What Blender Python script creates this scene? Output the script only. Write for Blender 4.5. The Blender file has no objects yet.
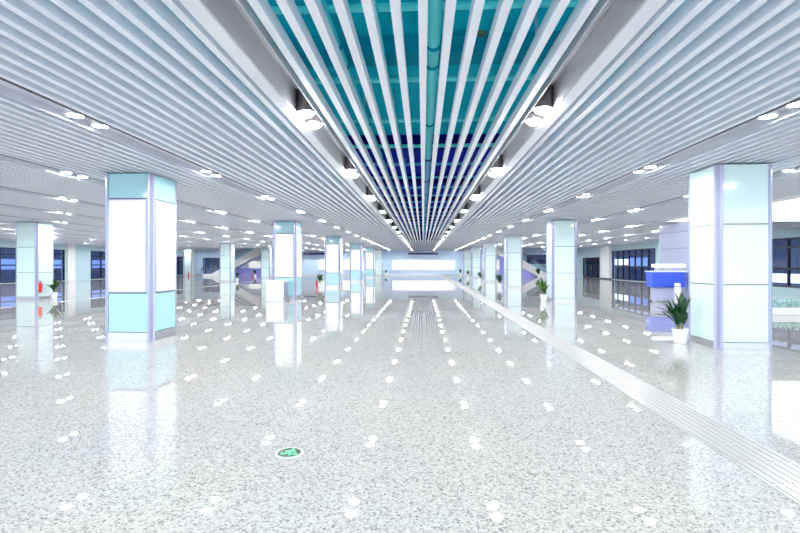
import bpy, bmesh, math, random
from mathutils import Vector, Matrix
random.seed(7)
S = bpy.context.scene
COL = S.collection
PI = math.pi
# ------------------------------------------------------------------ basics
F, VX, VY, EYE = 480.0, 423.0, 264.0, 1.6
H = 3.5                                   # height of the slat undersides
YB = 68.5                                 # end wall
XL, XR = -34.0, 19.5                      # side walls
YAW = math.atan((VX-400)/F)               # the camera looks slightly left of the hall's axis
def px(X, Y, Z):
    c, s_ = math.cos(YAW), math.sin(YAW)
    xc, yc = X*c + Y*s_, Y*c - X*s_
    return (400 + F*xc/yc, VY - F*(Z-EYE)/yc)

def srgb(r, g, b):
    def c(v):
        v /= 255.0
        return v/12.92 if v <= .04045 else ((v+.055)/1.055)**2.4
    return (c(r), c(g), c(b), 1)

def mat(name, col, rough=.5, metal=0.0, coat=0.0, emit=None, es=0.0, spec=.5, bump=None, var=None):
    m = bpy.data.materials.new(name); m.use_nodes = True
    nt = m.node_tree; b = nt.nodes['Principled BSDF']
    b.inputs['Base Color'].default_value = col
    b.inputs['Roughness'].default_value = rough
    b.inputs['Metallic'].default_value = metal
    b.inputs['Coat Weight'].default_value = coat
    b.inputs['Specular IOR Level'].default_value = spec
    if emit:
        b.inputs['Emission Color'].default_value = emit
        b.inputs['Emission Strength'].default_value = es
    tc = nt.nodes.new('ShaderNodeTexCoord')
    nz = nt.nodes.new('ShaderNodeTexNoise')
    nz.inputs['Scale'].default_value = var[0] if var else 6.0
    nz.inputs['Detail'].default_value = 4
    nt.links.new(tc.outputs['Object'], nz.inputs['Vector'])
    mr = nt.nodes.new('ShaderNodeMapRange')
    a = var[1] if var else .04
    mr.inputs['To Min'].default_value = 1-a; mr.inputs['To Max'].default_value = 1+a
    nt.links.new(nz.outputs['Fac'], mr.inputs['Value'])
    mx = nt.nodes.new('ShaderNodeMix'); mx.data_type = 'RGBA'; mx.blend_type = 'MULTIPLY'
    mx.inputs['Factor'].default_value = 1
    mx.inputs['A'].default_value = col
    nt.links.new(mr.outputs['Result'], mx.inputs['B'])
    nt.links.new(mx.outputs['Result'], b.inputs['Base Color'])
    if bump:
        n2 = nt.nodes.new('ShaderNodeTexNoise'); n2.inputs['Scale'].default_value = bump[0]
        nt.links.new(tc.outputs['Object'], n2.inputs['Vector'])
        bp = nt.nodes.new('ShaderNodeBump'); bp.inputs['Strength'].default_value = bump[1]
        bp.inputs['Distance'].default_value = .01
        nt.links.new(n2.outputs['Fac'], bp.inputs['Height'])
        nt.links.new(bp.outputs['Normal'], b.inputs['Normal'])
    return m

def granite():
    m = bpy.data.materials.new('granite'); m.use_nodes = True
    nt = m.node_tree; b = nt.nodes['Principled BSDF']; L = nt.links
    tc = nt.nodes.new('ShaderNodeTexCoord')
    v = nt.nodes.new('ShaderNodeTexVoronoi'); v.inputs['Scale'].default_value = 72
    L.new(tc.outputs['Object'], v.inputs['Vector'])
    r = nt.nodes.new('ShaderNodeValToRGB')
    e = r.color_ramp.elements
    e[0].position = 0.0; e[0].color = srgb(118, 117, 113)
    e[1].position = 1.0; e[1].color = srgb(185, 184, 179)
    q = e.new(.16); q.color = srgb(150, 149, 145)
    q = e.new(.4); q.color = srgb(170, 169, 164)
    sp = nt.nodes.new('ShaderNodeSeparateColor'); L.new(v.outputs['Color'], sp.inputs['Color'])
    L.new(sp.outputs['Red'], r.inputs['Fac'])
    n = nt.nodes.new('ShaderNodeTexNoise'); n.inputs['Scale'].default_value = .35; n.inputs['Detail'].default_value = 3
    L.new(tc.outputs['Object'], n.inputs['Vector'])
    r2 = nt.nodes.new('ShaderNodeValToRGB')
    r2.color_ramp.elements[0].position = .35; r2.color_ramp.elements[0].color = (.93, .95, 1, 1)
    r2.color_ramp.elements[1].position = .65; r2.color_ramp.elements[1].color = (1, .985, .95, 1)
    L.new(n.outputs['Fac'], r2.inputs['Fac'])
    br = nt.nodes.new('ShaderNodeTexBrick'); br.offset = 0; br.inputs['Scale'].default_value = 1
    br.inputs['Brick Width'].default_value = .8; br.inputs['Row Height'].default_value = .8
    br.inputs['Mortar Size'].default_value = .0025
    br.inputs['Color1'].default_value = (1, 1, 1, 1); br.inputs['Color2'].default_value = (.985, .985, .985, 1)
    br.inputs['Mortar'].default_value = (.86, .86, .86, 1)
    L.new(tc.outputs['Object'], br.inputs['Vector'])
    m1 = nt.nodes.new('ShaderNodeMix'); m1.data_type = 'RGBA'; m1.blend_type = 'MULTIPLY'; m1.inputs['Factor'].default_value = 1
    L.new(r.outputs['Color'], m1.inputs['A']); L.new(r2.outputs['Color'], m1.inputs['B'])
    m2 = nt.nodes.new('ShaderNodeMix'); m2.data_type = 'RGBA'; m2.blend_type = 'MULTIPLY'; m2.inputs['Factor'].default_value = 1
    L.new(m1.outputs['Result'], m2.inputs['A']); L.new(br.outputs['Color'], m2.inputs['B'])
    L.new(m2.outputs['Result'], b.inputs['Base Color'])
    b.inputs['Roughness'].default_value = .016
    b.inputs['IOR'].default_value = 1.50
    return m

def glass(name, tint, refl=.07):
    m = bpy.data.materials.new(name); m.use_nodes = True
    nt = m.node_tree; nt.nodes.remove(nt.nodes['Principled BSDF'])
    out = nt.nodes['Material Output']
    t = nt.nodes.new('ShaderNodeBsdfTransparent'); t.inputs['Color'].default_value = tint
    g = nt.nodes.new('ShaderNodeBsdfGlossy'); g.inputs['Roughness'].default_value = .03
    mx = nt.nodes.new('ShaderNodeMixShader')
    mx.inputs['Fac'].default_value = refl
    nt.links.new(t.outputs['BSDF'], mx.inputs[1]); nt.links.new(g.outputs['BSDF'], mx.inputs[2])
    nt.links.new(mx.outputs['Shader'], out.inputs['Surface'])
    return m

M = dict(
    floor=granite(),
    tactile=mat('tactile_granite', srgb(158, 157, 155), .3, var=(90, .12)),
    steel=mat('brushed_steel', srgb(200, 202, 206), .28, .85),
    slat=mat('white_slat_paint', srgb(238, 242, 252), .38),
    fascia=mat('white_fascia', srgb(236, 240, 247), .4),
    trough=mat('grey_trough', srgb(206, 206, 212), .35, .3),
    slot=mat('pale_slot', srgb(214, 218, 230), .45),
    black=mat('black_metal', srgb(92, 88, 92), .4, .3),
    lens=mat('lamp_lens', (1, 1, 1, 1), .3, emit=(.97, .98, 1, 1), es=200),
    teal_slab=mat('slab_teal', srgb(0, 190, 212), .7, spec=.1, var=(1.2, .25)),
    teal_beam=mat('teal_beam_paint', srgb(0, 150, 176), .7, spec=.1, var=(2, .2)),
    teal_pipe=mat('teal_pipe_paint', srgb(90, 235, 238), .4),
    blue_slab=mat('slab_navy', srgb(0, 34, 180), .7, spec=.08, var=(1.2, .3)),
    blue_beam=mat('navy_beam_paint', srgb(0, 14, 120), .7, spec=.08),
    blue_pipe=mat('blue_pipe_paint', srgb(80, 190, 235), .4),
    side_slab=mat('side_slab_dark', srgb(58, 74, 100), .7),  # toned dark to soak up light and deepen the shade between side slats
    core=mat('dark_core', srgb(70, 74, 92), .5),
    post=mat('lavender_aluminium', srgb(180, 184, 210), .3, .2),
    groove=mat('dark_groove', srgb(150, 154, 180), .4, .3),
    aqua=mat('aqua_glass_panel', srgb(166, 211, 218), .12, coat=.4, var=(2, .02)),
    pale=mat('pale_glass_panel', srgb(214, 238, 238), .1, coat=.5, var=(2, .02)),
    lit=mat('lit_panel', (.5, .5, .5, 1), .2, emit=(.97, .99, 1, 1), es=.33),
    luminous=mat('luminous_panel', (.6, .6, .6, 1), .3, emit=(.96, .98, 1, 1), es=.75),
    wall=mat('blue_wall_panel', srgb(204, 228, 252), .3),
    tealwall=mat('pale_teal_wall', srgb(196, 224, 234), .3),
    white=mat('white_gloss', srgb(244, 244, 248), .25),
    plaster=mat('white_plaster', srgb(240, 243, 248), .5),
    room=mat('dim_room', srgb(96, 114, 156), .5),
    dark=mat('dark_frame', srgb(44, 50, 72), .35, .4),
    navy=mat('navy_sign', srgb(22, 26, 84), .4),
    glass=glass('window_glass', (.72, .80, .94, 1)),
    clear=glass('clear_glass', (.88, .94, .96, 1)),
    screen=mat('blue_screen', (.5, .6, 1, 1), .3, emit=srgb(150, 180, 255), es=.5),
    whiteglow=mat('white_glow', (1, 1, 1, 1), .3, emit=(.9, .95, 1, 1), es=1.6),
    violet=mat('violet_panel', srgb(160, 164, 240), .35),
    lavender=mat('lavender_tile', srgb(196, 202, 230), .25),
    blue=mat('bright_blue', srgb(60, 96, 232), .3),
    warm=mat('warm_strip', (1, 1, 1, 1), .3, emit=(1, .93, .8, 1), es=.4),
    magenta=mat('magenta_card', srgb(220, 60, 160), .4),
    pot=mat('white_pot', srgb(245, 246, 248), .3),
    soil=mat('soil', srgb(70, 56, 44), .9, bump=(60, .6)),
    leaf=mat('dark_leaf', srgb(26, 74, 40), .35, var=(14, .4)),
    leafl=mat('light_leaf', srgb(108, 160, 52), .4, var=(14, .4)),
    stem=mat('stem', srgb(120, 128, 70), .6),
    red=mat('red_enamel', srgb(214, 40, 44), .3),
    hedge=mat('pale_hedge', srgb(168, 206, 204), .5, var=(30, .4)),
    rubber=mat('black_rubber', srgb(30, 30, 36), .5),
    signglass=mat('green_glass', srgb(4, 64, 40), .25),
    signlit=mat('green_lit', srgb(90, 235, 150), .3, emit=srgb(90, 240, 150), es=.35),
    brass=mat('brass', srgb(120, 128, 96), .4, .3),
)

class MB:
    def __init__(s): s.v, s.f, s.m = [], [], []
    def quad(s, pts, mi=0):
        n = len(s.v); s.v += [tuple(p) for p in pts]; s.f.append(tuple(range(n, n+len(pts)))); s.m.append(mi); return s
    def box(s, x0, x1, y0, y1, z0, z1, mi=0):
        n = len(s.v)
        s.v += [(x0,y0,z0),(x1,y0,z0),(x1,y1,z0),(x0,y1,z0),(x0,y0,z1),(x1,y0,z1),(x1,y1,z1),(x0,y1,z1)]
        for q in ((0,3,2,1),(4,5,6,7),(0,1,5,4),(1,2,6,5),(2,3,7,6),(3,0,4,7)):
            s.f.append(tuple(n+i for i in q)); s.m.append(mi)
        return s
    def prism(s, poly, y0, y1, mi=0):      # polygon in XZ extruded along Y
        n = len(s.v); k = len(poly)
        s.v += [(x, y0, z) for x, z in poly] + [(x, y1, z) for x, z in poly]
        s.f.append(tuple(n+i for i in range(k))); s.m.append(mi)
        s.f.append(tuple(n+k+i for i in reversed(range(k)))); s.m.append(mi)
        for i in range(k):
            j = (i+1) % k; s.f.append((n+i, n+k+i, n+k+j, n+j)); s.m.append(mi)
        return s
    def vprism(s, poly, z0, z1, mi=0):     # polygon in XY extruded along Z
        n = len(s.v); k = len(poly)
        s.v += [(x, y, z0) for x, y in poly] + [(x, y, z1) for x, y in poly]
        s.f.append(tuple(n+i for i in reversed(range(k)))); s.m.append(mi)
        s.f.append(tuple(n+k+i for i in range(k))); s.m.append(mi)
        for i in range(k):
            j = (i+1) % k; s.f.append((n+i, n+j, n+k+j, n+k+i)); s.m.append(mi)
        return s
    def lathe(s, prof, c=(0,0,0), seg=24, mi=0, cap=True):
        n = len(s.v)
        for r, z in prof:
            for i in range(seg):
                a = 2*PI*i/seg; s.v.append((c[0]+r*math.cos(a), c[1]+r*math.sin(a), c[2]+z))
        for k in range(len(prof)-1):
            for i in range(seg):
                j = (i+1) % seg
                s.f.append((n+k*seg+i, n+k*seg+j, n+(k+1)*seg+j, n+(k+1)*seg+i)); s.m.append(mi)
        if cap:
            s.f.append(tuple(n+i for i in reversed(range(seg)))); s.m.append(mi)
            q = n+(len(prof)-1)*seg
            s.f.append(tuple(q+i for i in range(seg))); s.m.append(mi)
        return s
    def tube(s, pts, r, seg=10, mi=0):
        pts = [Vector(p) for p in pts]; n = len(s.v)
        rs = r if isinstance(r, (list, tuple)) else [r]*len(pts)
        for i, p in enumerate(pts):
            d = (pts[min(i+1, len(pts)-1)] - pts[max(i-1, 0)]).normalized()
            u = d.cross(Vector((0,0,1)))
            if u.length < 1e-3: u = d.cross(Vector((1,0,0)))
            u.normalize(); w = d.cross(u)
            for k in range(seg):
                a = 2*PI*k/seg; s.v.append(tuple(p + rs[i]*(math.cos(a)*u + math.sin(a)*w)))
        for i in range(len(pts)-1):
            for k in range(seg):
                j = (k+1) % seg
                s.f.append((n+i*seg+k, n+i*seg+j, n+(i+1)*seg+j, n+(i+1)*seg+k)); s.m.append(mi)
        s.f.append(tuple(n+k for k in range(seg))); s.m.append(mi)
        q = n+(len(pts)-1)*seg
        s.f.append(tuple(q+k for k in reversed(range(seg)))); s.m.append(mi)
        return s
    def mesh(s, name, mats, smooth=False):
        me = bpy.data.meshes.new(name); me.from_pydata(s.v, [], s.f)
        for m in (mats if isinstance(mats, (list, tuple)) else [mats]): me.materials.append(m)
        me.polygons.foreach_set('material_index', s.m)
        bm = bmesh.new(); bm.from_mesh(me); bmesh.ops.recalc_face_normals(bm, faces=bm.faces); bm.to_mesh(me); bm.free()
        if smooth:
            me.polygons.foreach_set('use_smooth', [True]*len(me.polygons))
            me.set_sharp_from_angle(angle=math.radians(40))
        me.update(); return me
    def build(s, name, mats, parent=None, smooth=False, bevel=0, loc=None):
        o = bpy.data.objects.new(name, s.mesh(name, mats, smooth)); COL.objects.link(o)
        if parent: o.parent = parent
        if loc: o.location = loc
        if bevel:
            b = o.modifiers.new('bevel', 'BEVEL'); b.width = bevel; b.segments = 2; b.limit_method = 'ANGLE'
        return o

def tag(o, label, cat, group=None, kind='thing'):
    o['label'] = label; o['category'] = cat; o['kind'] = kind
    if group: o['group'] = group
    return o
def thing(name, label, cat, loc=(0,0,0), group=None, rz=0):
    o = bpy.data.objects.new(name, None); COL.objects.link(o); o.location = loc; o.rotation_euler[2] = rz
    o.empty_display_size = .2
    return tag(o, label, cat, group)
def struct(o, label=None, cat=None):
    o['kind'] = 'structure'
    if label: o['label'] = label; o['category'] = cat
    return o
def copy_tree(o, parent=None):
    c = o.copy(); COL.objects.link(c); c.parent = parent
    for ch in list(o.children): copy_tree(ch, c)
    return c
ORD = ('zeroth first second third fourth fifth sixth seventh eighth ninth tenth eleventh twelfth thirteenth fourteenth '
       'fifteenth sixteenth seventeenth eighteenth nineteenth twentieth').split()

# ------------------------------------------------------------------ floor
struct(MB().box(XL-5, XR+6, -4.6, YB+.2, -.12, 0).build('floor', M['floor']), 'polished pale granite floor speckled grey across the hall', 'floor')
b = MB().box(2.5, 3.0, -4.4, YB-.6, 0, .003)
for k in range(7):
    x = 2.545 + k*.0685
    y = -4.4
    while y < 30:
        b.box(x-.012, x+.012, y+.02, y+.38, .003, .007); y += .4
    b.box(x-.012, x+.012, 30, YB-.6, .003, .007)
struct(b.build('trim_1', M['tactile']), 'pale ribbed tactile paving strip running down the right side of the floor', 'paving strip')
struct(MB().box(-15.35, -15.15, -4.4, YB-.6, 0, .004).build('trim_2', M['tactile']), 'thin pale inlay line in the floor on the left', 'floor inlay')

# ------------------------------------------------------------------ upper slab, beams, pipes
YN = 12.6  # slab, beams and pipes are teal before this, blue beyond
struct(MB().box(-4.2, 4.2, -4.6, YN, 5.0, 5.2).build('ceiling_near', M['teal_slab']), 'teal slab above the nearest ceiling slats', 'ceiling')
struct(MB().box(-4.2, 4.2, YN, YB, 5.0, 5.2).build('ceiling_far', M['blue_slab']), 'navy slab above the far ceiling slats', 'ceiling')
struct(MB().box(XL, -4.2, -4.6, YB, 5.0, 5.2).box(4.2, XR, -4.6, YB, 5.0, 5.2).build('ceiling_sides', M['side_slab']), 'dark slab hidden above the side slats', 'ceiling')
y = 1.5; n = 1
while y < YB-1:
    near = y < YN
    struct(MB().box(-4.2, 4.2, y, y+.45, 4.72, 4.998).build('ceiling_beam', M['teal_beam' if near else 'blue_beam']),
           ('teal' if near else 'navy')+' beam, %s from the front, above the slats' % ORD[n], 'beam')
    y += 5.6; n += 1
pts = [(k, 3.4+2.2*k) for k in range(0, 19)]
for k, y in pts:
    near = y < YN
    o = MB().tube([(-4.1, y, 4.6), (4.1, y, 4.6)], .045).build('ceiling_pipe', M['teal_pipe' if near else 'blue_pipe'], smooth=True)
    tag(o, ('teal' if near else 'blue')+' crosswise pipe above the slats, %s from the front' % ORD[k+1], 'pipe', 'crosswise pipes above the ceiling slats')
for x, r, lab in ((.13, .088, 'fat lengthwise pipe above the slats just right of the middle slat'),
                  (-1.13, .075, 'lengthwise pipe above the slats on the left of the centre strip'),
                  (-.55, .03, 'thin lengthwise conduit above the slats left of the middle slat')):
    root = thing('service_pipe', lab, 'pipe', (x, 0, 4.42 if r > .05 else 4.52), 'lengthwise pipes above the ceiling slats')
    MB().tube([(0, -4, 0), (0, YN, 0)], r, 14).build('near_run', M['teal_pipe'], root, True)['label'] = 'teal near run of the pipe'
    MB().tube([(0, YN, 0), (0, YB-.5, 0)], r, 14).build('far_run', M['blue_pipe'], root, True)['label'] = 'blue far run of the pipe'
    hz = 4.998-root.location.z
    for y in range(3, 68, 6):
        MB().tube([(0, y+.3, r*.6), (0, y+.3, hz)], .012, 6).build('hanger', M['steel'], root, True)
    if r > .05:
        for y in [6.1, 6.7] + [9.5+3.2*i for i in range(12)]:
            MB().tube([(0, y, 0), (0, y+.07, 0)], r*1.18, 14).build('coupling', M['teal_beam' if y < YN else 'blue_beam'], root, True)
o = MB().lathe([(.03, -.06), (.07, -.05), (.08, -.02), (.08, 0)], (.84, 7.1, 4.999)).build('smoke_detector', M['brass'], smooth=True)
tag(o, 'small brass coloured smoke detector on the teal slab above the slats', 'smoke detector')
sp = thing('sprinkler', 'small sprinkler head hanging beside the right grey light trough', 'sprinkler', (1.13, 4.85, 3.78))
MB().tube([(0, 0, 0), (0, 0, 1.22)], .012, 8).build('pipe_drop', M['steel'], sp, True)
MB().lathe([(.012, .02), (.02, 0), (.012, -.03), (.035, -.035), (.035, -.04)], seg=12).build('sprinkler_head', M['steel'], sp, True)

# ------------------------------------------------------------------ slats
Y0, Y1 = -4.5, YB-.1
SW, SH = .036, .12
def slat_mesh(y0, y1, w=SW, h=SH):
    return MB().prism([(-w, 0), (w, 0), (w, h), (w-.012, h), (w-.012, .012), (-w+.012, .012), (-w+.012, h), (-w, h)], y0, y1).mesh('ceiling_baffle', M['slat'])
ME_FULL = slat_mesh(Y0, Y1); ME_CUT = slat_mesh(Y0, 57.2); ME_FAR = slat_mesh(22.0, Y1); ME_FARCUT = slat_mesh(22.0, 57.2)
def slat(x, me, label, group):
    o = bpy.data.objects.new('ceiling_baffle', me); COL.objects.link(o); o.location = (x, 0, H)
    tag(o, label, 'ceiling slat', group)
for k in range(-6, 7):
    if k == 0: lab = 'middle white slat of the open centre strip of the ceiling'
    else: lab = 'white slat of the open centre strip, %s to the %s of the middle slat' % (ORD[abs(k)], 'right' if k > 0 else 'left')
    slat(k*.205, ME_FULL, lab, 'slats of the open centre strip')
for sd, nm, nb in ((-1, 'left', 11), (1, 'right', 6)):
    for bay in range(nb):
        for k in range(13):
            x = 1.85 + 3*bay + .2*k
            X = sd*x
            if X < XL+.08 or X > XR-.08: continue
            cut = (sd > 0 and 7.4 < x < 15.6) or (sd < 0 and 19.4 < x < 27.4)
            far = sd > 0 and x > 10.4
            me = (ME_FARCUT if cut else ME_FAR) if far else (ME_CUT if cut else ME_FULL)
            slat(X, me, 'white ceiling slat, %s outward in the %s slat bay %s of the centre strip' % (ORD[k+1], ORD[bay+1], nm),
                 'slats of the %s slat bay %s of the centre strip' % (ORD[bay+1], nm))

# troughs and slots that carry the lamps
def channel(xc, hw, top, m, y0, y1, name, label):
    t = .012
    b = MB().box(xc-hw, xc-hw+t, y0, y1, H-.004, top).box(xc+hw-t, xc+hw, y0, y1, H-.004, top).box(xc-hw, xc+hw, y0, y1, top, top+t)
    if m == 'slot':
        e = -1 if xc > 0 else 1
        b.box(*sorted((xc+e*hw, xc+e*(hw-.035))), y0, y1, H-.005, H+.06, 1)  # dark strip painted as the shadow along the slot's inner lip
    struct(b.build(name, [M[m], M['dark']]), label, 'light trough')
LINES = []
for sd, nm in ((-1, 'left'), (1, 'right')):
    channel(sd*1.468, .14, 3.8, 'trough', Y0, Y1, 'light_trough', 'grey recessed light trough along the %s edge of the centre strip' % nm)
    struct(MB().box(min(sd*1.612, sd*1.755), max(sd*1.612, sd*1.755), Y0, Y1, H-.006, H+.1).build('trim_%d' % (3 if sd < 0 else 4), M['fascia']),
           'wide white fascia board beside the %s grey light trough' % nm, 'fascia')
    LINES.append((sd*1.478, Y0, '%s grey trough' % nm, sd, 0))
    for i in range(1, 11 if sd < 0 else 6):
        x = sd*(1.5 + 3*i)
        cut = (sd > 0 and 8.0 < abs(x) < 15.6) or (sd < 0 and 19.4 < abs(x) < 27.4)
        y0 = 22.0 if (sd > 0 and abs(x) > 10.4) else Y0
        y1 = 57.2 if cut else Y1
        channel(x, .2, 3.6, 'slot', y0, y1, 'light_slot', 'pale recessed light slot, %s outward on the %s side of the ceiling' % (ORD[i], nm))
        LINES.append((x, y0, '%s light slot %s of centre' % (ORD[i], nm), sd, i))

# downlights
def lamp_proto(hh):
    h = MB().lathe([(.1, .003), (.1, 0), (.12, .001), (.12, hh), (.02, hh+.006)] if hh > .2 else [(.09, .006), (.091, 0), (.12, .001), (.12, hh), (.02, hh+.006)], seg=24)
    l = MB().lathe([(.02, -.055), (.055, -.046), (.082, -.024), (.098, .002), (.098, .004)] if hh > .2 else [(.02, .0035), (.09, .0035), (.09, .006)], seg=24)
    return h.mesh('downlight', M['black' if hh > .2 else 'white'], True), l.mesh('lens', M['lens'], True)
PR_T, PR_S = lamp_proto(.28), lamp_proto(.075)
PR_G = (PR_T[0], MB().lathe([(.02, -.016), (.055, -.012), (.09, .002), (.098, .004)], seg=24).mesh('lens', M['lens'], True))
PR_O = (PR_S[0], MB().lathe([(.02, -.004), (.09, -.0005), (.09, .006)], seg=24).mesh('lens', M['lens'], True))
cand = []
for x, y0, nm, sd, i in LINES:
    first = None
    for k in range(-4, 17):
        yc = 6.25 + 3.75*k
        for off in (-.24, .24):
            y = yc+off
            if y < y0+.2 or y > YB-.4: continue
            if ((sd > 0 and 8.0 < abs(x) < 15.6) or (sd < 0 and 19.4 < abs(x) < 27.4)) and y > 57: continue
            vis = False
            if y > 2:
                u, v = px(x, y, H+.02)
                vis = -4 < u < 804 and -4 < v < 537
            if vis and first is None: first = k
            cand.append((vis, y*(1+.0*abs(x)), x, y, nm, i, (k-first+1) if vis else 0, off < 0))
cand.sort(key=lambda c: (not c[0], c[1]))
NI = 298
rest = MB()
for n, (vis, _, x, y, nm, i, pk, nearer) in enumerate(cand):
    z = H+.01 if i == 0 else H+.02
    if vis and n < NI:
        hm, lm = (PR_T if y < 16 else PR_G) if i == 0 else PR_S if i == 1 else PR_O
        o = bpy.data.objects.new('downlight', hm); COL.objects.link(o); o.location = (x, y, z)
        lab = '%s downlight of the %s visible pair in the %s' % ('nearer' if nearer else 'farther', ORD[pk], nm)
        tag(o, lab, 'downlight', 'downlights in the '+nm)
        c = bpy.data.objects.new('lens', lm); COL.objects.link(c); c.parent = o; c['label'] = 'glowing white lens'
    else:
        hh = .28 if i == 0 else .075
        rest.lathe([(.09, .006), (.091, 0), (.12, .001), (.12, hh), (.02, hh+.006)], (x, y, z), 12, 0)
        rest.lathe([(.02, .0035), (.09, .0035), (.09, .006)] if abs(x) < 5 else [(.02, -.004), (.09, -.0005), (.09, .006)], (x, y, z), 12, 1)
o = rest.build('distant_downlights', [M['white'], M['lens']])
tag(o, 'the many small downlights farthest off in the ceiling, as a mass', 'downlights', kind='stuff')

# ------------------------------------------------------------------ right soffit with luminous panel
struct(MB().box(10.3, XR, Y0, 21.95, H, H+.1).build('ceiling_soffit', M['plaster']), 'flat white soffit on the right beyond the slats', 'ceiling')
lp = thing('luminous_ceiling', 'large luminous white ceiling panel on the right beyond the nearest right pillar', 'ceiling light', (0, 0, H))
MB().box(10.45, 18.5, -2, 21.4, -.06, -.003).build('diffuser', M['luminous'], lp)
b = MB()
b.box(10.41, 10.45, -2, 21.44, -.075, -.003).box(18.5, 18.54, -2, 21.44, -.075, -.003).box(10.41, 18.54, 21.4, 21.44, -.075, -.003).box(10.41, 18.54, -2.04, -2, -.075, -.003)
b.build('frame', M['white'], lp)

# ------------------------------------------------------------------ walls
def along(axis, base, inward):
    """returns f(a0,a1,d0,d1,z0,z1)->box args; a runs along the wall, d is depth behind its face"""
    if axis == 'Y':
        def f(a0, a1, d0, d1, z0, z1):
            xs = sorted((base - inward*d0, base - inward*d1)); return (xs[0], xs[1], a0, a1, z0, z1)
    else:
        def f(a0, a1, d0, d1, z0, z1):
            ys = sorted((base - inward*d0, base - inward*d1)); return (a0, a1, ys[0], ys[1], z0, z1)
    return f
CNT = dict(window=0, door=0)
def opening(f, a0, a1, z0, z1, kind, label, nv, hz):
    CNT[kind] += 1
    w = thing('%s_%d' % (kind, CNT[kind]), label, kind, f(a0, a1, 0, 0, 0, 0)[0::2][:2] + (0,))
    w['kind'] = 'structure'
    w.location = (0, 0, 0)
    fb = MB(); t = .09
    fb.box(*f(a0, a1, -.03, .12, z1-t, z1)).box(*f(a0, a1, -.03, .12, z0, z0+t))
    fb.box(*f(a0, a0+t, -.03, .12, z0, z1)).box(*f(a1-t, a1, -.03, .12, z0, z1))
    for i in range(1, nv):
        a = a0+(a1-a0)*i/nv; fb.box(*f(a-.045, a+.045, -.02, .11, z0+t, z1-t))
    for z in hz: fb.box(*f(a0+t, a1-t, -.025, .11, z-.06, z+.06))
    fb.build(kind+'_frame', M['dark'], w)
    MB().box(*f(a0+t, a1-t, .04, .055, z0+t, z1-t)).build('pane', M['glass'], w)
    if kind == 'door':
        mid = (a0+a1)/2
        MB().box(*f(mid-.16, mid-.12, -.1, -.06, .8, 1.4)).build('door_handle', M['steel'], w)
    return w
def wall_run(name, f, lo, hi, ops, m, label):
    b = MB(); cur = lo
    for a0, a1, z0, z1 in ops:
        if a0 > cur: b.box(*f(cur, a0, 0, .3, 0, H))
        b.box(*f(a0, a1, 0, .3, z1, H))
        if z0 > .01: b.box(*f(a0, a1, 0, .3, 0, z0))
        cur = a1
    if hi > cur: b.box(*f(cur, hi, 0, .3, 0, H))
    # closure above the slats
    b.box(*f(lo, hi, .0, .3, H+.001, 5.2))
    return struct(b.build(name, M[m]), label, 'wall')

fl = along('Y', XL, 1); fr = along('Y', XR, -1); fb_ = along('X', YB, -1)
# left
LO = [(28.4, 44.0, .05, 2.95), (47.6, 58.9, .05, 2.95), (62.0, 66.4, .05, 2.6)]
wall_run('wall_left', fl, -4.6, YB, LO, 'tealwall', 'pale teal side wall far on the left')
opening(fl, 28.4, 44.0, .05, 2.95, 'window', 'dark shop window at the left edge behind the second-row pillar', 9, [1.5, 2.4])
opening(fl, 47.6, 58.9, .05, 2.95, 'window', 'dark shop window on the far left just left of the big lit pillar', 7, [1.5, 2.4])
opening(fl, 62.0, 66.4, .05, 2.6, 'door', 'dark glazed doorway in the far left corner right of the big lit pillar', 4, [2.1])
struct(MB().box(XL, XL+.25, 44.1, 45.1, 0, H-.01).build('trim_5', M['white']), 'white pilaster between the dark windows far on the left', 'pilaster')
struct(MB().box(XL-4, XL-3.8, 25, YB, 0, H).box(XL-4, XL-.3, 24.8, 25, 0, H).box(XL-4, XL-.3, 25, YB, H-.1, H).box(XL-4, XL-.3, YB, YB+.2, 0, H).build('wall_left_shop', M['room']), 'dim blue interior behind the left windows', 'wall')
# right
RO = [(23.5, 34.5, .35, 3.0), (41.3, 50.5, .05, 2.95), (53.5, 59.5, .02, 2.35)]
wall_run('wall_right', fr, -4.6, YB, RO, 'tealwall', 'pale teal side wall far on the right')
opening(fr, 23.5, 34.5, .35, 3.0, 'window', 'bluish window at the right edge beyond the nearest right pillar', 7, [1.35, 2.5])
opening(fr, 41.3, 50.5, .05, 2.95, 'window', 'wide dark mullioned window on the right between white pilaster and blue counter', 7, [1.35, 2.5])
opening(fr, 53.5, 59.5, .02, 2.35, 'door', 'dark glazed doors on the right beside the white pilaster', 4, [2.0])
struct(MB().box(XR-.25, XR, 50.65, 53.3, .12, H-.01).build('trim_6', M['white']), 'white pilaster beside the dark window on the right', 'pilaster')
struct(MB().box(XR-.27, XR, 50.65, 53.3, 0, .118).build('baseboard_right', M['black']), 'black plinth under the white pilaster on the right', 'baseboard')
struct(MB().box(XR+3.8, XR+4, 20, YB, 0, H).box(XR+.3, XR+4, 19.8, 20, 0, H).box(XR+.3, XR+4, 20, YB, H-.1, H).box(XR+.3, XR+4, YB, YB+.2, 0, H).build('wall_right_shop', M['room']), 'dim blue interior behind the right windows', 'wall')
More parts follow.
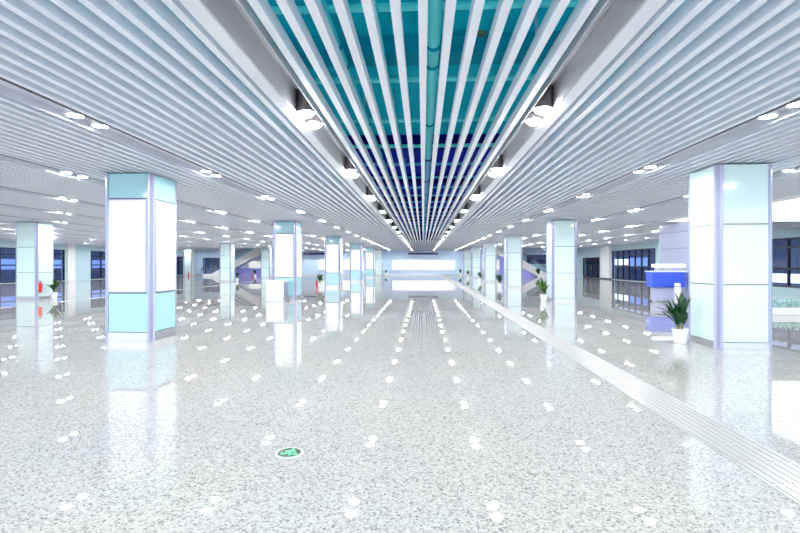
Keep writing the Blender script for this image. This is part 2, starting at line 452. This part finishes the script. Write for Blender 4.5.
# back
BO = [(-32.0, -29.4, .05, 2.5), (14.6, 18.3, 1.6, 2.9)]
wall_run('wall_back', fb_, XL, XR, BO, 'wall', 'light blue end wall of the hall')
opening(fb_, -32.0, -29.4, .05, 2.5, 'door', 'dark shop entrance in the end wall at far left', 3, [2.0])
opening(fb_, 14.6, 18.3, 1.6, 2.9, 'window', 'dark high window in the end wall above the right escalator foot', 3, [])
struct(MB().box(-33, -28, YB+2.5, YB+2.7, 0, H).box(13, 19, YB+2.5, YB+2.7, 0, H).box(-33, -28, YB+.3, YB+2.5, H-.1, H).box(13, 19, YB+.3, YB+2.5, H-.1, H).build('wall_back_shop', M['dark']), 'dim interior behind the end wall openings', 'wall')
struct(MB().box(XL+.01, XR-.01, YB-.03, YB, 0, .14).build('baseboard_back', M['steel']))

# lit displays inside the shops, plus glowing panels for reflections in the glass
def shop(name, mats, box, label, cat, group):
    o = MB().box(*box).build(name, mats); tag(o, label, cat, group); return o
G = 'lit displays inside the side shops'
shop('display_screen', M['screen'], (XL-.85, XL-.8, 37.4, 39.4, 1.15, 2.0), 'blue lit display behind the left edge window', 'display', G)
shop('display_screen', M['screen'], (XL-.85, XL-.8, 42.9, 45.1, 1.2, 2.0), 'blue lit display behind glass right of the second-row pillar', 'display', G)
shop('display_screen', M['screen'], (XL-.85, XL-.8, 49.0, 51.2, 1.2, 2.0), 'blue lit display behind glass just left of the big lit pillar', 'display', G)
shop('display_screen', M['screen'], (XR+.8, XR+.85, 44.3, 48.3, 1.4, 2.2), 'violet blue glow standing for a reflection in the right mullioned window', 'display', G)  # this panel and the next imitate reflections in the window glass
shop('display_screen', M['whiteglow'], (XR+.8, XR+.85, 48.6, 51.8, 1.5, 2.1), 'white glow standing for a reflection in left half of the right mullioned window', 'display', G)
shop('display_screen', M['whiteglow'], (XR+.8, XR+.85, 26.0, 30.5, .55, 1.05), 'low white display behind the right edge window', 'display', G)

for nm, x, y, en in (('shop_fill_left', XL-2.2, 46, 120), ('shop_fill_right', XR+2.2, 42, 120)):
    ld = bpy.data.lights.new(nm, 'AREA'); ld.shape = 'RECTANGLE'; ld.size = 2; ld.size_y = 36; ld.energy = en; ld.color = (.75, .85, 1)  # added fill light lifting the dim shop interior, no visible fixture
    lo = bpy.data.objects.new(nm, ld); COL.objects.link(lo); lo.location = (x, y, H-.15)

# light boxes on end wall
def light_box(x0, x1, z0, z1, label):
    r = thing('light_box', label, 'light box', ((x0+x1)/2, YB, z0), 'light boxes on the end wall')
    w = (x1-x0)/2; h = z1-z0
    MB().box(-w, w, -.1, -.032, 0, h).build('lit_face', M['lit'], r)
    MB().box(-w-.04, -w, -.12, 0, -.04, h+.04).box(w, w+.04, -.12, 0, -.04, h+.04).box(-w, w, -.12, 0, -.04, 0).box(-w, w, -.12, 0, h, h+.04).build('frame', M['steel'], r)
light_box(-4.4, 4.55, .75, 2.15, 'long white light box in the middle of the end wall')
light_box(-15.0, -8.4, .75, 2.2, 'white light box on the end wall behind the left lit pillars')
light_box(8.4, 13.2, .75, 2.2, 'white light box on the end wall behind the right pillars')
light_box(-25.2, -21.4, .9, 2.0, 'small white light box on end wall behind the left escalator')
def hang(x0, x1, q, label):
    r = thing('hanging_sign', label, 'sign', ((x0+x1)/2, 67.6, 0), 'dark hanging signs at the far end')
    w = (x1-x0)/2
    MB().box(-w, w, -.1, .1, 2.92, 3.2).build('sign_board', M['navy'], r, bevel=.015)
    for s in (-1, 1): MB().tube([(s*w*q, 0, 3.18), (s*w*q, 0, 3.62)], .02, 8).build('hanger_rod', M['steel'], r, True)
hang(-2.08, 2.08, .541, 'dark sign board hanging at the end of the centre slats')
hang(-17.0, -13.5, .62, 'dark sign board hanging far left between two lit pillars')

# ------------------------------------------------------------------ pillars
PW = .52; PC = .1
def pillar_proto(lit):
    r = thing('pillar', 'proto', 'pillar')
    a = PW-.03; hgt = H-.03
    c = PC
    MB().vprism([(-a+c, -a), (a-c, -a), (a, -a+c), (a, a-c), (a-c, a), (-a+c, a), (-a, a-c), (-a, -a+c)], 0, hgt).build('core', M['core'], r)
    zs = [(.19, .985), (1.01, 2.94), (2.965, hgt)] if lit else [(.13, 1.2), (1.22, 2.34), (2.36, hgt)]
    sk = zs[0][0]-.012
    hw = PW-PC-.008
    panels = [MB().box(-hw, hw, -PW+.006, -PW+.028, z0, z1).mesh('glass_panel', M['pale' if not lit else 'aqua']) for z0, z1 in zs]
    litm = MB().box(-hw+.03, hw-.03, -PW-.012, -PW+.026, zs[1][0]+.03, zs[1][1]-.03).mesh('lit_face', M['lit'])
    frm = MB()
    z0, z1 = zs[1]
    frm.box(-hw, -hw+.03, -PW-.02, -PW+.028, z0, z1).box(hw-.03, hw, -PW-.02, -PW+.028, z0, z1).box(-hw+.03, hw-.03, -PW-.02, -PW+.028, z0, z0+.03).box(-hw+.03, hw-.03, -PW-.02, -PW+.028, z1-.03, z1)
    frm = frm.mesh('light_box_frame', M['post'])
    skm = MB().box(-hw-.02, hw+.02, -PW-.006, -PW+.028, 0, sk).mesh('skirting', M['steel'])
    # corner post at (+x,-y): chamfer strip with raised lips and a dark groove
    pb = MB().vprism([(PW-PC-.004, -PW-.012), (PW-PC+.022, -PW-.012), (PW-PC*.56, -PW+PC*.44-.022), (PW-PC*.44+.022, -PW+PC*.56), (PW+.012, -PW+PC-.022), (PW+.012, -PW+PC+.004), (PW-.03, -PW+PC+.004), (PW-PC-.004, -PW+.03)], 0, hgt, 0)
    pb.vprism([(PW-PC*.60, -PW+PC*.40-.026), (PW-PC*.40+.026, -PW+PC*.60), (PW-PC*.5, -PW+PC*.55), ], .0, hgt-.001, 1)
    pm = pb.mesh('corner_post', [M['post'], M['groove']])
    for k in range(4):
        def add(n, me, lab=None):
            o = bpy.data.objects.new(n, me); COL.objects.link(o); o.parent = r; o.rotation_euler[2] = k*PI/2
            if lab: o['label'] = lab
            return o
        for i, me in enumerate(panels):
            if lit and i == 1:
                fo = add('light_box', frm); fo['label'] = 'lit white light box'
                l = bpy.data.objects.new('lit_face', litm); COL.objects.link(l); l.parent = fo
            else: add('glass_panel', me)
        add('corner_post', pm, 'lavender aluminium corner post'); add('skirting', skm, 'steel skirting')
    return r
used = {}
def pillar(x, yfront, lit, label, group):
    if lit not in used:
        used[lit] = r = pillar_proto(lit)
    else: r = copy_tree(used[lit])
    r.location = (x, yfront+PW, 0); r['label'] = label; r['group'] = group
    return r
GL, GR, G2 = 'pillars of the left row', 'pillars of the right row', 'pillars of the outer left rows'
lf = [9.66, 20.9, 32.1, 43.35, 54.6, 65.8]
ll = ['largest pillar on the left with lit white panels, nearest the camera',
      'lit pillar on the left with the white counter at its foot',
      'third lit pillar of the left row, right behind the one with the counter',
      'fourth lit pillar of the left row, small in the distance',
      'fifth lit pillar of the left row, last with a lit panel',
      'farthest pillar of the left row, unlit, by the end wall']
for i, y in enumerate(lf): pillar(-6.11, y, i < 5, ll[i], GL)
rf = [9.3, 20.85, 32.1, 43.35, 54.6, 65.8]
rl = ['largest pale glass pillar on the right, nearest the camera',
      'second pale glass pillar of the right row, with a leafy plant at its left',
      'third pale pillar of the right row, left of the right escalator',
      'fourth pale pillar of the right row, small in the distance',
      'fifth pale pillar of the right row, far down the hall',
      'farthest pale pillar of the right row, by the end wall']
for i, y in enumerate(rf): pillar(6.05, y, False, rl[i], GR)
for y, lab in ((20.7, 'pale pillar at the left edge with a potted plant at its foot'),
               (43.1, 'aqua pillar left of the left escalator, unlit'),
               (54.3, 'slim distant aqua pillar just left of the pillar with the counter')):
    pillar(-17.8 if y < 30 else -18.1, y, False, lab, G2)
pillar(-31.6, 63.1, False, 'farthest aqua pillar in the left corner beside dark doors', G2)

# ------------------------------------------------------------------ plants
def leaf(b, base, az, lean, L, W, curl, mi):
    d = Vector((math.cos(az), math.sin(az), 0)); sd = Vector((-math.sin(az), math.cos(az), 0))
    n0 = len(b.v); N = 9; p = Vector(base); ang = lean
    for i in range(N+1):
        t = i/N
        w = W*(math.sin(PI*min(1, t*.86+.10))**.8)*(1 if t < .999 else .05)*(.28+.72*min(1, t*3))
        dirv = d*math.sin(ang)+Vector((0, 0, 1))*math.cos(ang)
        up = -d*math.cos(ang)+Vector((0, 0, 1))*math.sin(ang)
        b.v += [tuple(p - sd*w + up*w*.35), tuple(p), tuple(p + sd*w + up*w*.35)]
        p = p + dirv*(L/N); ang += curl/N
    for i in range(N):
        for k in (0, 1):
            q = n0+i*3+k; b.f.append((q, q+1, q+4, q+3)); b.m.append(mi)
def plant(x, y, seed, label, light, group='potted plants standing by the pillars', sc=1.0, lean_left=0, side=-1):
    rnd = random.Random(seed)
    r = thing('potted_plant', label, 'potted plant', (x, y, 0), group)
    pot = MB().lathe([(.105, 0), (.115, .004), (.142, .262), (.152, .266), (.152, .296), (.138, .296), (.13, .262), (.02, .258)], seg=32).build('pot', M['pot'], r, True)
    MB().lathe([(.02, .24), (.131, .265), (.10, .272), (.02, .276)], seg=24).build('soil', M['soil'], r, True)
    st = MB(); lb = MB()
    tops = []
    for k in range(4):
        a = k*PI/2+rnd.uniform(-.4, .4); q = rnd.uniform(.02, .055)
        t = (q*math.cos(a)*1.5, q*math.sin(a)*1.5, rnd.uniform(.40, .5))
        st.tube([(q*math.cos(a), q*math.sin(a), .25), (q*1.2*math.cos(a), q*1.2*math.sin(a), .36), t], [.016, .014, .012], 8); tops.append(t)
    st.build('stem', M['stem'], r, True)
    for k in range(26):
        t = tops[k % 4]; az = rnd.uniform(0, 2*PI)
        lean = rnd.uniform(.08, .75); L = rnd.uniform(.36, .58)*sc
        cu = rnd.uniform(.15, .8)
        if -side*math.cos(az)*L*math.sin(min(1.5, lean+cu*.6)) > .12: az = PI-az
        leaf(lb, (t[0], t[1], t[2]-rnd.uniform(0, .1)), az, lean, L, rnd.uniform(.036, .055)*sc, cu, 1 if rnd.random() < light else 0)
    if lean_left:
        for az, ln, L in ((PI, 1.12, .52), (PI+.25, .95, .5), (PI-.3, .8, .5), (PI*1.12, .7, .46)):
            leaf(lb, (-.03, 0, .47), az, ln, L, .06, .55, 0)
        for az, ln, L in ((1.0, .12, .6), (-.6, .2, .55), (2.4, .1, .58), (.2, .35, .5), (-1.4, .15, .5)):
            leaf(lb, (.02, 0, .46), az, ln, L, .065, .25, 0)
    fo = lb.build('foliage', [M['leaf'], M['leafl']], r, True)
    return r
plant(5.2, 9.97, 3, 'potted plant with dark arching leaves at the nearest right pillar', .0, lean_left=1)
plant(5.2, 21.0, 5, 'yellow green leafy potted plant at the second right pillar', .45, sc=1.15)
plant(5.15, 32.4, 6, 'dark potted plant at the left foot of the third right pillar', 0)
plant(5.15, 43.6, 8, 'dark potted plant at the left foot of the fourth right pillar', 0)
plant(5.15, 54.9, 9, 'dark potted plant at the left foot of the fifth right pillar', 0)
plant(5.15, 66.1, 10, 'dark potted plant at the farthest right pillar by the end wall', 0)
plant(-16.96, 21.3, 11, 'dark green potted plant at the second-row pillar near the left edge', .15, side=1)
plant(-17.1, 43.4, 12, 'dark potted plant right of the aqua pillar left of the escalator', 0, side=1)
plant(-17.1, 54.6, 13, 'dark potted plant left of the lit pillar with the counter', 0, side=1)
plant(-7.05, 32.7, 14, 'dark potted plant at the left of the third lit left pillar', 0)
plant(-5.15, 66.0, 15, 'dark potted plant at the farthest left pillar by the end wall', 0, side=1)
plant(-21.0, 59.2, 16, 'dark potted plant in front of the left escalator', 0)
plant(14.0, 58.9, 17, 'dark potted plant before the foot of the right escalator', .0, sc=1.5)

# extinguishers
def extinguisher(x, y, label, z=0):
    r = thing('fire_extinguisher', label, 'fire extinguisher', (x, y, z), 'red fire extinguishers')
    r.scale = (.8, .8, .8)
    if z: MB().box(-.165, -.085, -.03, .03, .15, .4).build('bracket', M['steel'], r)
    MB().lathe([(.08, 0), (.09, .01), (.09, .48), (.07, .54), (.03, .57)], seg=20).build('cylinder', M['red'], r, True)
    MB().lathe([(.028, .565), (.028, .62), (.02, .63)], seg=12).box(-.09, .05, -.015, .015, .63, .66).build('valve', M['black'], r)
    MB().tube([(.03, 0, .6), (.12, 0, .58), (.13, 0, .4), (.11, 0, .2)], .012, 8).build('hose', M['rubber'], r, True)
extinguisher(-17.14, 20.72, 'red fire extinguisher on the pillar beside the plant near the left edge', .32)
extinguisher(-31.2, 62.5, 'red fire extinguisher at the farthest aqua pillar in left corner')
extinguisher(-21.5, 59.4, 'red fire extinguisher left of the plant before the left escalator')
extinguisher(-7.35, 32.9, 'red fire extinguisher behind the plant at the third lit pillar')

# white counter at second left pillar
r = thing('counter', 'small white counter box standing before the second lit pillar on the left', 'counter', (-6.3, 20.45, 0))
MB().box(-.37, .37, -.3, .3, .05, .83).build('body', M['white'], r, bevel=.01)
MB().box(-.4, .4, -.33, .33, .83, .88).build('top', M['white'], r, bevel=.012)
MB().box(.372, .39, -.28, .28, .06, .82).build('side_panel', M['groove'], r)['label'] = 'dark grey side panel'
MB().box(-.34, .34, -.27, .27, 0, .05).build('plinth', M['steel'], r)

# ------------------------------------------------------------------ escalators
def escalator(xf, yc, sd, label, solid):
    """foot at xf, climbing towards sd*x, cut where it passes up through the ceiling"""
    r = thing('escalator', label, 'escalator', (xf, yc, 0), 'escalators at the far end')
    W = .75; sl = math.tan(math.radians(30)); top = 4.5; run = top/sl
    P = lambda d, z: (sd*d, z)
    def pr(name, poly, y0, y1, m, lab=None):
        o = MB().prism([P(*q) for q in poly], y0, y1).build(name, M[m], r)
        if lab: o['label'] = lab
    for y in (-W, W-.06):
        pr('side_cladding', [(-1.2, 0), (-1.2, .3), (0, .34), (run, top+.34), (run, top-.75), (1.1, 0)], y, y+.06, 'white')
        pr('balustrade', [(-1.1, .3), (-1.1, 1.1), (0, 1.18), (run, top+1.18) if top+1.18 < 4.9 else ((4.9-1.18)/sl, 4.9), (run, 4.9), (run, top+.34), (0, .34)], y+.02, y+.04, 'clear', 'clear glass balustrade')
        MB().tube([(sd*-1.3, y+.03, .75), (sd*-1.35, y+.03, .98), (sd*-1.1, y+.03, 1.14), (0, y+.03, 1.22), (sd*(4.88-1.22)/sl, y+.03, 4.88)], .045, 8).build('handrail', M['rubber'], r, True)
    st = MB(); n = int(top/.2)
    for i in range(n):
        st.box(*sorted((sd*(i*.2/sl), sd*((i+1)*.2/sl+.02))), -W+.07, W-.07, max(0.0, (i)*.2-.3), (i+1)*.2)
    st.box(*sorted((sd*-1.2, 0)), -W+.07, W-.07, 0, .06)
    st.build('steps', M['steel'], r)
    pr('soffit', [(1.1, 0), (run, top-.75), (run, top-.72), (1.15, .03)], -W+.06, W-.06, 'lavender')
    if solid:
        pr('understair_panel', [(1.5, 0), (1.5, .17), (run-1.9, (run-1.9-1.1)*sl*.98-.04), (run-1.9, 0)], -W+.1, -W+.14, 'violet', 'violet panel closing the space below')
    else:
        MB().box(*sorted((sd*1.8, sd*(run-.6))), W+.3, W+.36, 0, 1.05).build('understair_panel', M['violet'], r)['label'] = 'low violet screen below'
    return r
escalator(15.4, 60.9, -1, 'escalator on the right rising leftward over a violet panel', True)
escalator(-27.2, 61.4, 1, 'escalator on the left rising rightward over a low violet screen', False)

# ------------------------------------------------------------------ right block, blue counter, post, planter
wb = thing('wall_core', 'lavender tiled wall block standing left of the nearest right pillar', 'wall'); wb['kind'] = 'structure'
X0, X1, Ya, Yb = 11.15, 13.9, 20.2, 23.25
zs = [(0, .95), (.965, 2.27), (2.285, 2.99), (3.005, H-.085)]
b = MB()
for z0, z1 in zs:
    for (ya, yb) in ((Ya, 21.85), (21.865, Yb)): b.box(X0, X0+.03, ya, yb, z0, z1)
    for (xa, xb) in ((X0+.035, 12.1), (12.115, 13.5), (13.515, X1)): b.box(xa, xb, Ya-.03, Ya, z0, z1)
b.build('tile_cladding', M['lavender'], wb)
MB().box(X0+.03, X1, Ya, Yb, 0, H-.087).build('block_core', M['core'], wb)

r = thing('information_counter', 'bright blue counter with lit strip before the lavender wall block', 'counter', (10.35, 20.75, 0))
MB().box(-.75, .6, -.2, .45, .62, 1.26).build('fascia', M['blue'], r, bevel=.03)
MB().box(-.78, .63, -.23, .48, 1.26, 1.31).build('top', M['white'], r, bevel=.01)
MB().box(-.72, .66, -.1, .0, 1.46, 1.6).build('lit_strip', M['warm'], r, bevel=.01)['label'] = 'warm white lit strip'
for x in (-.6, .5): MB().tube([(x, -.05, 1.31), (x, -.05, 1.47)], .02, 8).build('strip_support', M['steel'], r, True)
MB().box(-.6, .5, -.05, .35, .06, .62).build('base_cabinet', M['lavender'], r)
MB().box(.2, .42, -.065, -.052, .3, .6).build('card', M['magenta'], r)['label'] = 'magenta card'
MB().box(-.55, .45, 0, .3, 0, .06).build('plinth', M['steel'], r)
r = thing('white_post', 'short white round post right of the blue counter', 'post', (10.42, 20.2, 0))
MB().lathe([(.11, 0), (.12, .02), (.12, .78), (.1, .81), (.02, .82)], seg=28).build('post_body', M['white'], r, True)
MB().lathe([(.121, .66), (.126, .67), (.126, .71), (.121, .72)], seg=28, cap=False).build('band', M['steel'], r, True)

r = thing('planter', 'low planter of pale foliage at the right edge', 'planter', (12.75, 16.0, 0))
MB().box(-1.9, 1.9, -.4, .4, 0, .22).build('planter_box', M['white'], r, bevel=.015)
lb = MB(); rnd = random.Random(2)
for k in range(900):
    x, y = rnd.uniform(-1.85, 1.85), rnd.uniform(-.36, .36)
    leaf(lb, (x, y, .2+rnd.uniform(0, .2)), rnd.uniform(0, 2*PI), rnd.uniform(.2, 1.2), rnd.uniform(.08, .16), rnd.uniform(.02, .035), .5, 0)
o = lb.build('foliage', M['hedge'], r); o['label'] = 'pale blue green foliage'

# ------------------------------------------------------------------ floor exit sign
r = thing('floor_exit_sign', 'round green lit exit marker with running figure set into floor', 'floor sign', (-1.13, 4.01, 0))
MB().lathe([(.098, .001), (.098, .008), (.112, .008), (.12, .001)], seg=40, cap=False).build('rim', M['steel'], r, True)
MB().lathe([(.02, .0065), (.0975, .0065), (.0975, .001)], seg=40).build('glass_disc', M['signglass'], r)
def stroke(b, pts, w, z0=.0067, z1=.0085):
    for (x0, y0), (x1, y1) in zip(pts, pts[1:]):
        d = Vector((x1-x0, y1-y0)).normalized(); nrm = Vector((-d.y, d.x))*w; e = d*w*.6
        b.vprism([(x0-nrm.x-e.x, y0-nrm.y-e.y), (x1-nrm.x+e.x, y1-nrm.y+e.y), (x1+nrm.x+e.x, y1+nrm.y+e.y), (x0+nrm.x-e.x, y0+nrm.y-e.y)], z0, z1)
b = MB()
b.lathe([(.0135, .0067), (.0135, .0085)], (.018, .062, 0), 16)
stroke(b, [(.008, .04), (-.008, -.002)], .0105)
stroke(b, [(.006, .037), (-.022, .030), (-.034, .008)], .0055)
stroke(b, [(.010, .036), (.030, .018), (.048, .026)], .0055)
stroke(b, [(-.008, -.002), (.018, -.018), (.012, -.052)], .0068)
stroke(b, [(-.010, -.002), (-.028, -.028), (-.058, -.034)], .0068)
b.build('running_figure', M['signlit'], r)['label'] = 'bright green running figure'
b = MB(); stroke(b, [(.038, -.045), (.066, -.02)], .005); stroke(b, [(.047, -.018), (.068, -.018), (.068, -.040)], .005)
b.build('arrow', M['signlit'], r)['label'] = 'bright green arrow'

# ------------------------------------------------------------------ camera, world
cam = bpy.data.cameras.new('camera'); co = bpy.data.objects.new('camera', cam); COL.objects.link(co)
co.location = (0, 0, EYE); co.rotation_euler = (PI/2, 0, YAW)
cam.sensor_width = 36; cam.lens = 36*F/800
cam.shift_x = 0; cam.shift_y = -(266.5-VY)/800
cam.clip_start = .05; cam.clip_end = 500
S.camera = co
w = bpy.data.worlds.new('world'); S.world = w; w.use_nodes = True
bg = w.node_tree.nodes['Background']; bg.inputs['Color'].default_value = (.80, .90, 1, 1); bg.inputs['Strength'].default_value = 1.7
S.view_settings.view_transform = 'Standard'; S.view_settings.look = 'None'; S.view_settings.gamma = 1
S.view_settings.use_curve_mapping = False
S.view_settings.exposure = 1.0
S.cycles.use_denoising = True
S.cycles.max_bounces = 10; S.cycles.diffuse_bounces = 5; S.cycles.glossy_bounces = 5; S.cycles.transparent_max_bounces = 12
S.cycles.sample_clamp_indirect = 6
